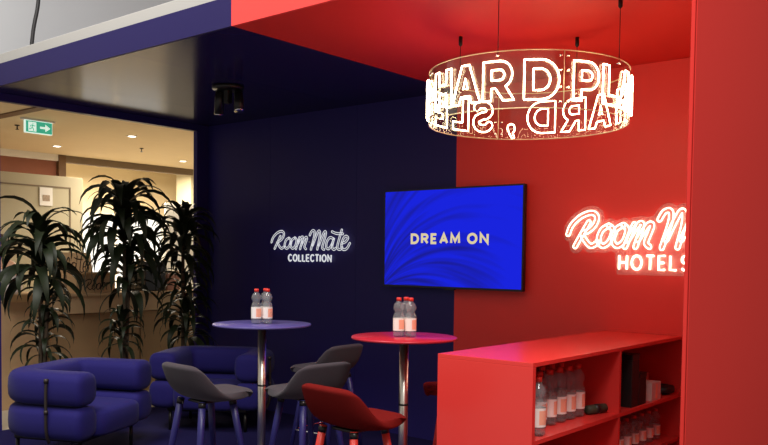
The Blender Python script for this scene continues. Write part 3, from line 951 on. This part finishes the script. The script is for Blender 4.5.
g3 = copy_tree(gs)
face(g3, (-4.22, 4.45), (-0.98, -0.05), 'grey felt bar stool nearest the navy back wall', 'grey bar stools with blue legs')
face(rst, (-2.79, 3.145), (0.09, 1.0), 'red felt bar stool in front of the red bar table', 'red bar stools')
r2 = copy_tree(rst)
face(r2, (-2.97, 4.39), (-0.78, -0.62), 'red felt bar stool mostly hidden behind the red shelf unit', 'red bar stools')

# ------------------------------------------------------------------ armchairs
def super_ring(w, h, n=20, e=0.62):
    P = []
    for i in range(n):
        a = 2 * pi * i / n
        c, s = cos(a), sin(a)
        P.append((math.copysign(abs(c) ** e, c) * w / 2, math.copysign(abs(s) ** e, s) * h / 2))
    return P
def roll_mesh(path, w, h, zc):
    """sweep a soft rectangular section along a flat path, domed ends"""
    P = [Vector((p[0], p[1], 0)) for p in path]
    n = 20
    rings = []
    def frame(i):
        t = P[min(i + 1, len(P) - 1)] - P[max(i - 1, 0)]
        t.normalize(); return t, Vector((-t.y, t.x, 0))
    def ring_at(c, side, sc):
        return [c + side * (a * sc) + Vector((0, 0, zc + b * sc)) for a, b in super_ring(w, h, n)]
    t, sd = frame(0)
    for off, sc in ((-0.05, 0.30), (-0.047, 0.62), (-0.038, 0.82), (-0.020, 0.95)):
        rings.append(ring_at(P[0] + t * off, sd, sc))
    for i in range(len(P)):
        t, sd = frame(i); rings.append(ring_at(P[i], sd, 1.0))
    t, sd = frame(len(P) - 1)
    for off, sc in ((0.020, 0.95), (0.038, 0.82), (0.047, 0.62), (0.05, 0.30)):
        rings.append(ring_at(P[-1] + t * off, sd, sc))
    V = [p for r in rings for p in r]; F = []
    for j in range(len(rings) - 1):
        for k in range(n):
            k2 = (k + 1) % n
            F.append((j * n + k, j * n + k2, (j + 1) * n + k2, (j + 1) * n + k))
    F.append(tuple(range(n))[::-1]); F.append(tuple((len(rings) - 1) * n + k for k in range(n)))
    return MB().add(V, F, True)
def soft_block(x0, x1, y0, y1, z0, z1, nx=10, e=0.35):
    b = MB()
    cx, cy, cz = (x0 + x1) / 2, (y0 + y1) / 2, (z0 + z1) / 2
    V = []; F = []
    nl, nn = 12, 32
    for j in range(nl + 1):
        ph = -pi / 2 + pi * j / nl
        cp, sp_ = max(cos(ph), 1e-4), sin(ph)
        for i in range(nn):
            a = 2 * pi * i / nn
            f = lambda v, q: math.copysign(abs(v) ** q, v)
            V.append((cx + (x1 - x0) / 2 * f(cp, e) * f(cos(a), e), cy + (y1 - y0) / 2 * f(cp, e) * f(sin(a), e), cz + (z1 - z0) / 2 * f(sp_, e)))
    for j in range(nl):
        for i in range(nn):
            i2 = (i + 1) % nn
            F.append((j * nn + i, j * nn + i2, (j + 1) * nn + i2, (j + 1) * nn + i))
    return b.add(V, F, True)
def armchair(loc, d, label):
    """local +X is the way the chair faces"""
    root = empty('armchair', (loc[0], loc[1], 0), atan2(d[1], d[0]))
    tag(root, label, 'armchair', 'blue armchairs')
    HW, BX, FX, RC_ = 0.385, -0.24, 0.33, 0.17
    path = [(FX, -HW), (0.2, -HW), (0.05, -HW)] + [(BX + RC_ - RC_ * sin(radians(a)), -HW + RC_ - RC_ * cos(radians(a))) for a in range(0, 91, 15)]
    path += [(BX, -0.1), (BX, 0), (BX, 0.1)] + [(BX + RC_ - RC_ * cos(radians(a)), HW - RC_ + RC_ * sin(radians(a))) for a in range(0, 91, 15)]
    path += [(0.05, HW), (0.2, HW), (FX, HW)]
    roll_mesh(path, 0.25, 0.245, 0.325).build('lower_roll', VELVET, root)
    roll_mesh(path, 0.25, 0.245, 0.572).build('upper_roll', VELVET, root)
    soft_block(-0.2, 0.42, -0.30, 0.30, 0.19, 0.41).build('seat_cushion', VELVET, root)
    box('base_frame', (-0.28, -0.36, 0.17), (0.30, 0.36, 0.215), BLACKM, root, bevel=0.01)
    for sx in (-0.26, 0.27):
        for sy in (-0.34, 0.34):
            MB().tube([(sx, sy, 0.175), (sx, sy, 0.0)], 0.014, 10).build('leg', BLACKM, root)
    for (sx, sy, nx, ny) in ((0.12, -HW, 0, -1), (0.12, HW, 0, 1), (BX, 0.2, -1, 0), (BX, -0.2, -1, 0)):
        o = 0.135
        px, py = sx + nx * o, sy + ny * o
        st = MB().tube(catmull([(px - nx * 0.02, py - ny * 0.02, 0.645), (px, py, 0.62), (px + nx * 0.004, py + ny * 0.004, 0.45), (px, py, 0.27), (px - nx * 0.03, py - ny * 0.03, 0.19)], 5), 0.011, 8).build('strap', STRAP, root)
        MB().tube([(px, py, 0.655), (px, py, 0.625)], 0.016, 10).build('strap_buckle', STRAP, st)
        MB().tube([(px + nx * .003, py + ny * .003, 0.43), (px + nx * .003, py + ny * .003, 0.40)], 0.015, 10).build('strap_buckle', STRAP, st)
    return root
armchair((-5.90, 3.40), (0.906, 0.423), 'blue double roll armchair turned sideways below the first plant')
armchair((-5.955, 4.825), (0.55, -0.83), 'blue double roll armchair in the corner by the navy wall')

# ------------------------------------------------------------------ shelf unit
SX0, SX1, SY0, SY1, SZ = -2.575, -2.0, 3.572, 5.632, 1.042
sh = empty('shelf_unit', (SX1, SY0, 0))
tag(sh, 'long glossy red open shelf unit full of bottles', 'shelf unit')
w = SX0 - SX1; l = SY1 - SY0
T = 0.022
box('top_board', (w, 0, SZ - T), (0, l, SZ), RED_SHELF, sh, bevel=0.0015)
box('end_panel', (w, 0.0, 0), (0, T + 0.008, SZ - T), RED_SHELF, sh, bevel=0.0015)
box('end_panel', (w, l - T, 0), (0, l, SZ - T), RED_SHELF, sh)
box('back_panel', (w, T + 0.008, 0), (w + 0.015, l - T, SZ - T), RED_SHELF, sh)
box('divider', (w + 0.015, 1.02, 0.06), (0, 1.02 + T, SZ - T), RED_SHELF, sh)
for y0, y1 in ((T + 0.008, 1.02), (1.02 + T, l - T)):
    for z in (0.06, 0.335, 0.63):
        box('shelf_board', (w + 0.015, y0, z), (0, y1, z + T), RED_SHELF, sh)
box('plinth', (w + 0.02, T + 0.008, 0), (-0.03, l - T, 0.06), RED_SHELF, sh)
ZS = 0.652
spots = [(-2.06, 3.735, 0.0)]
for i in range(6):
    spots.append((-2.15, 3.80 + i * 0.112, 0.2 * (i % 3)))
for i in range(6):
    spots.append((-2.26, 3.80 + i * 0.112, 0.3 * (i % 2)))
for i in range(6):
    spots.append((-2.37, 3.80 + i * 0.112, 0.1))
G_ = 'water bottles on the upper shelf'
place_bottles(shelf_bottle, spots[:1], ZS, 'lone water bottle standing out in front of the upper shelf rows', G_, True)
place_bottles(shelf_bottle, spots[1:7], ZS, 'clear water bottle in the front row on the upper red shelf', G_, False)
place_bottles(shelf_bottle, spots[7:13], ZS, 'clear water bottle in the middle row on the upper red shelf', G_, False)
place_bottles(shelf_bottle, spots[13:], ZS, 'clear water bottle in the back row on the upper red shelf', G_, False)
dk = empty('dark_roll', (-2.10, 4.50, ZS + 0.028))
tag(dk, 'dark green rolled pouch lying beside the shelf bottles', 'pouch')
MB().tube([(-0.02, -0.08, 0), (-0.02, -0.07, 0), (0.0, 0.0, 0), (0.02, 0.07, 0), (0.02, 0.08, 0)], [0.016, 0.027, 0.028, 0.027, 0.016], 14).build('roll_body', GREYGREEN, dk)
MB().tube([(-0.004, -0.02, 0), (0.004, 0.02, 0)], 0.0292, 14).build('roll_band', BLACK, dk)
bb1 = empty('black_box', (-2.14, 4.88, ZS))
tag(bb1, 'tall black box standing on the upper red shelf', 'box')
box('box_body', (-0.12, -0.06, 0), (0.12, 0.05, 0.29), BLACK, bb1, bevel=0.003)
box('box_lid', (-0.122, -0.062, 0.29), (0.122, 0.052, 0.325), BLACKM, bb1, bevel=0.003)
bb2 = empty('black_box', (-2.14, 4.985, ZS))
tag(bb2, 'lower black box beside the tall black box on shelf', 'box')
box('box_body', (-0.12, -0.05, 0), (0.12, 0.06, 0.17), BLACK, bb2, bevel=0.003)
box('box_lid', (-0.122, -0.052, 0.17), (0.122, 0.062, 0.20), BLACKM, bb2, bevel=0.003)
PINKC = mat('pale pink card', (0.72, 0.52, 0.48, 1), 0.6)
wb1 = empty('card_box', (-2.07, 5.215, ZS))
tag(wb1, 'small white card box standing before the black boxes', 'box')
box('box_body', (-0.05, -0.075, 0), (0.05, 0.075, 0.115), PINKC, wb1, bevel=0.002)
box('box_stripe', (0.05, -0.015, 0.01), (0.0515, 0.015, 0.105), LABELR, wb1)
wb2 = empty('card_box', (-2.22, 5.32, ZS))
tag(wb2, 'pinkish card box with open lid behind the white box', 'box')
box('box_body', (-0.07, -0.09, 0), (0.07, 0.09, 0.15), mat('dull pink card', (0.5, 0.22, 0.2, 1), 0.7), wb2, bevel=0.002)
MB().add([(-0.07, -0.09, 0.15), (-0.07, 0.09, 0.15), (-0.02, 0.09, 0.20), (-0.02, -0.09, 0.20), (-0.066, -0.09, 0.147), (-0.066, 0.09, 0.147), (-0.016, 0.09, 0.197), (-0.016, -0.09, 0.197)],
         [(0, 1, 2, 3), (7, 6, 5, 4), (0, 3, 7, 4), (1, 5, 6, 2), (3, 2, 6, 7)]).build('open_lid', PINKC, wb2)
bp_ = empty('black_pouch', (-2.11, 5.505, ZS))
tag(bp_, 'small black pouch at the far shelf end', 'pouch')
soft_block(-0.09, 0.09, -0.09, 0.09, 0, 0.06, e=0.6).build('pouch_body', BLACK, bp_)
MB().tube([(-0.07, -0.06, 0.052), (0.0, 0.0, 0.062), (0.07, 0.06, 0.052)], 0.004, 6).build('zip', BLACKM, bp_)
spots = []
for i in range(7):
    spots.append((-2.10, 4.70 + i * 0.118, 0.2 * (i % 3)))
for i in range(7):
    spots.append((-2.22, 4.70 + i * 0.118, 0.3))
small = bottle_proto('water_bottle', 0.205, 0.036, CAPRED, (LABEL, LABELR))
place_bottles(small, spots[:7], 0.357, 'small clear water bottle in the front row on the lower red shelf', 'water bottles on the lower shelf', True)
place_bottles(small, spots[7:], 0.357, 'small clear water bottle in the second row on the lower red shelf', 'water bottles on the lower shelf', False)

# ------------------------------------------------------------------ plants
def leaf_mesh(length, width, droop, lift, twist):
    n = 9
    V = []; F = []
    for i in range(n + 1):
        t = i / n
        a = lift - droop * t ** 1.3
        V.append(None)
    x = z = 0.0
    pts = []
    for i in range(n + 1):
        t = i / n
        pts.append((x, z))
        a = lift - droop * t ** 1.15
        x += cos(a) * length / n; z += sin(a) * length / n
    V = []
    for i in range(n + 1):
        t = i / n
        wv = width * (0.45 + 0.55 * sin(min(1.0, t * 2.2) * pi / 2)) * (1 - t ** 3) + 0.001
        tw = twist * t
        px, pz = pts[i]
        V += [(px, -wv * cos(tw), pz + wv * 0.30 + wv * sin(tw)), (px, 0, pz), (px, wv * cos(tw), pz + wv * 0.30 - wv * sin(tw))]
    for i in range(n):
        a = 3 * i
        F += [(a, a + 1, a + 4, a + 3), (a + 1, a + 2, a + 5, a + 4)]
    return MB().add(V, F, True).mesh('leaf', LEAF)
LEAVES = [leaf_mesh(1.0, 0.084, d, l_, tw) for d, l_, tw in ((3.1, 1.15, 0.5), (3.0, 0.85, -0.6), (3.0, 1.35, 0.4), (2.7, 0.5, 0.7), (2.6, 1.5, -0.3), (2.1, 0.1, -0.6))]
def dracaena(loc, rosettes, label, seed):
    rnd = random.Random(seed)
    root = empty('potted_dracaena', loc)
    tag(root, label, 'plant', 'potted dracaenas by the opening')
    MB().lathe([(0.11, 0), (0.15, 0.28), (0.155, 0.30), (0.14, 0.30), (0.135, 0.27)], 24).build('pot', POT, root)
    MB().lathe([(0.136, 0.268), (0.02, 0.275)], 16).build('soil', SOIL, root)
    for (dx, dy, z, ln, cnt) in rosettes:
        MB().tube(catmull([(dx * 0.3, dy * 0.3, 0.26), (dx * 0.7, dy * 0.7, z * 0.6), (dx, dy, z + 0.02)], 5), 0.017, 8).build('cane', CANE, root)
        for i in range(cnt):
            k = i / cnt
            me = LEAVES[(5 if k < 0.12 else 3 if k < 0.3 else 1 if k < 0.55 else 0 if k < 0.75 else 2 if k < 0.9 else 4)]
            o = bpy.data.objects.new('leaf', me)
            COL.objects.link(o); o.parent = root
            s = ln * rnd.uniform(0.8, 1.12)
            o.scale = (s, s * 0.9, s)
            o.location = (dx, dy, z - ln * 0.55 + ln * 0.62 * k)
            o.rotation_euler = (rnd.uniform(-0.15, 0.15), rnd.uniform(-0.2, 0.2), i * 2.39996 + rnd.uniform(-0.3, 0.3))
    return root
dracaena((-6.86, 3.62, 0), [(0.0, 0.0, 1.64, 0.60, 64), (0.03, 0.05, 1.22, 0.34, 26), (-0.02, 0.04, 0.86, 0.40, 28)], 'dark green potted dracaena standing nearest the tall carton', 3)
dracaena((-6.86, 4.45, 0), [(0.0, 0.0, 1.95, 0.64, 70), (-0.02, 0.06, 1.46, 0.50, 36), (0.02, -0.05, 0.90, 0.38, 28)], 'tallest dark green potted dracaena before the cardboard box', 5)
dracaena((-6.86, 5.12, 0), [(0.0, 0.0, 1.80, 0.52, 58), (-0.03, 0.03, 1.30, 0.42, 34), (0.02, 0.02, 0.95, 0.46, 34)], 'dark green potted dracaena next to the navy corner post', 9)

# ------------------------------------------------------------------ person behind the counter
def skin_figure(name, joints, edges, material, parent=None, root_i=0, sub=2):
    me = bpy.data.meshes.new(name)
    me.from_pydata([j[:3] for j in joints], edges, [])
    me.materials.append(material)
    o = bpy.data.objects.new(name, me); COL.objects.link(o)
    if parent: o.parent = parent
    o.modifiers.new('skin', 'SKIN')
    if not me.skin_vertices: 
        bm = bmesh.new(); bm.from_mesh(me); bm.verts.layers.skin.verify(); bm.to_mesh(me); bm.free()
    sv = me.skin_vertices[0].data
    for i, j in enumerate(joints):
        r = j[3]
        sv[i].radius = (r, j[4] if len(j) > 4 else r)
        sv[i].use_root = (i == root_i)
    s = o.modifiers.new('sub', 'SUBSURF'); s.levels = 1; s.render_levels = sub
    for p in me.polygons: p.use_smooth = True
    o.modifiers['skin'].use_smooth_shade = True
    return o
pp = empty('person', (-8.98, 4.28, -0.02), radians(-60))
tag(pp, 'person in a pale grey shirt looking down at a phone behind the counter', 'person')
# local: faces +X ; left/right = +-Y
J = [(0, 0, 0.95, .125, .15), (0, 0, 1.10, .11, .14), (0.0, 0, 1.28, .12, .16), (0, 0, 1.42, .09, .14), (0.01, 0, 1.49, .05), (0.03, 0, 1.56, .06), (0.04, 0, 1.62, .085, .075), (0.035, 0, 1.68, .075, .07)]
E_ = [(0, 1), (1, 2), (2, 3), (3, 4), (4, 5), (5, 6), (6, 7)]
def addj(p, frm):
    J.append(p); E_.append((frm, len(J) - 1)); return len(J) - 1
for s in (-1, 1):
    a = addj((0, s * 0.18, 1.41, .055), 3); a = addj((0.02, s * 0.23, 1.14, .042), a); a = addj((0.20, s * 0.10, 1.22, .030), a); hnd = addj((0.25, s * 0.06, 1.25, .026), a)
    for k in range(4):
        f1 = addj((0.285, s * (0.045 - 0.006 * k), 1.275 - 0.018 * k, .009), hnd); addj((0.295, s * (0.02 - 0.002 * k), 1.285 - 0.018 * k, .008), f1)
    t1_ = addj((0.255, s * 0.035, 1.275, .010), hnd); addj((0.27, s * 0.02, 1.29, .009), t1_)
    a = addj((0, s * 0.09, 0.88, .095), 0); a = addj((0.02, s * 0.10, 0.5, .06), a); a = addj((0, s * 0.10, 0.10, .042), a); addj((0.13, s * 0.11, 0.04, .035), a)
skin_figure('body', J, E_, SKIN, pp)
JS = [(0, 0, 0.92, .145, .17), (0, 0, 1.10, .13, .16), (0, 0, 1.28, .14, .18), (0, 0, 1.43, .10, .155)]
ES = [(0, 1), (1, 2), (2, 3)]
for s in (-1, 1):
    JS.append((0, s * 0.18, 1.41, .072)); ES.append((3, len(JS) - 1))
    JS.append((0.02, s * 0.23, 1.14, .06)); ES.append((len(JS) - 2, len(JS) - 1))
    JS.append((0.16, s * 0.13, 1.20, .048)); ES.append((len(JS) - 2, len(JS) - 1))
skin_figure('shirt', JS, ES, SHIRT, pp)
JT = [(0, 0, 0.93, .14, .165)]; ET = []
for s in (-1, 1):
    JT.append((0, s * 0.09, 0.86, .11)); ET.append((0, len(JT) - 1))
    JT.append((0.02, s * 0.10, 0.5, .078)); ET.append((len(JT) - 2, len(JT) - 1))
    JT.append((0, s * 0.10, 0.09, .06)); ET.append((len(JT) - 2, len(JT) - 1))
skin_figure('trousers', JT, ET, TROUSER, pp)
soft_block(-0.075, 0.075, -0.085, 0.085, 1.60, 1.775, e=0.8).build('hair', HAIR, pp)
for s in (-1, 1):
    soft_block(-0.06, 0.19, s * 0.108 - 0.05, s * 0.108 + 0.05, 0.0, 0.105, e=0.7).build('shoe', BLACK, pp)
for s in (-1, 1):
    soft_block(0.105, 0.122, s * 0.032 - 0.012, s * 0.032 + 0.012, 1.625, 1.64, e=0.9).build('eye', INK, pp)
    soft_block(0.01, 0.045, s * 0.082 - 0.01, s * 0.082 + 0.01, 1.59, 1.645, e=0.9).build('ear', SKIN, pp)
soft_block(0.11, 0.142, -0.014, 0.014, 1.59, 1.625, e=0.8).build('nose', SKIN, pp)
soft_block(0.10, 0.122, -0.025, 0.025, 1.562, 1.574, e=0.8).build('mouth', mat('lips', (0.35, 0.12, 0.1, 1), 0.5), pp)
ph_ = empty('phone', (-8.98 + 0.29 * cos(radians(-60)), 4.28 + 0.29 * sin(radians(-60)), 1.18), radians(-60))
tag(ph_, 'dark red phone held by the person at the counter', 'phone')
MB().box((-0.006, -0.038, 0), (0.006, 0.038, 0.15)).build('phone_case', mat('dark red case', (0.15, 0.02, 0.02, 1), 0.5), ph_, bevel=0.004)
MB().box((-0.0075, -0.034, 0.006), (-0.006, 0.034, 0.144)).build('phone_screen', BLACK, ph_)
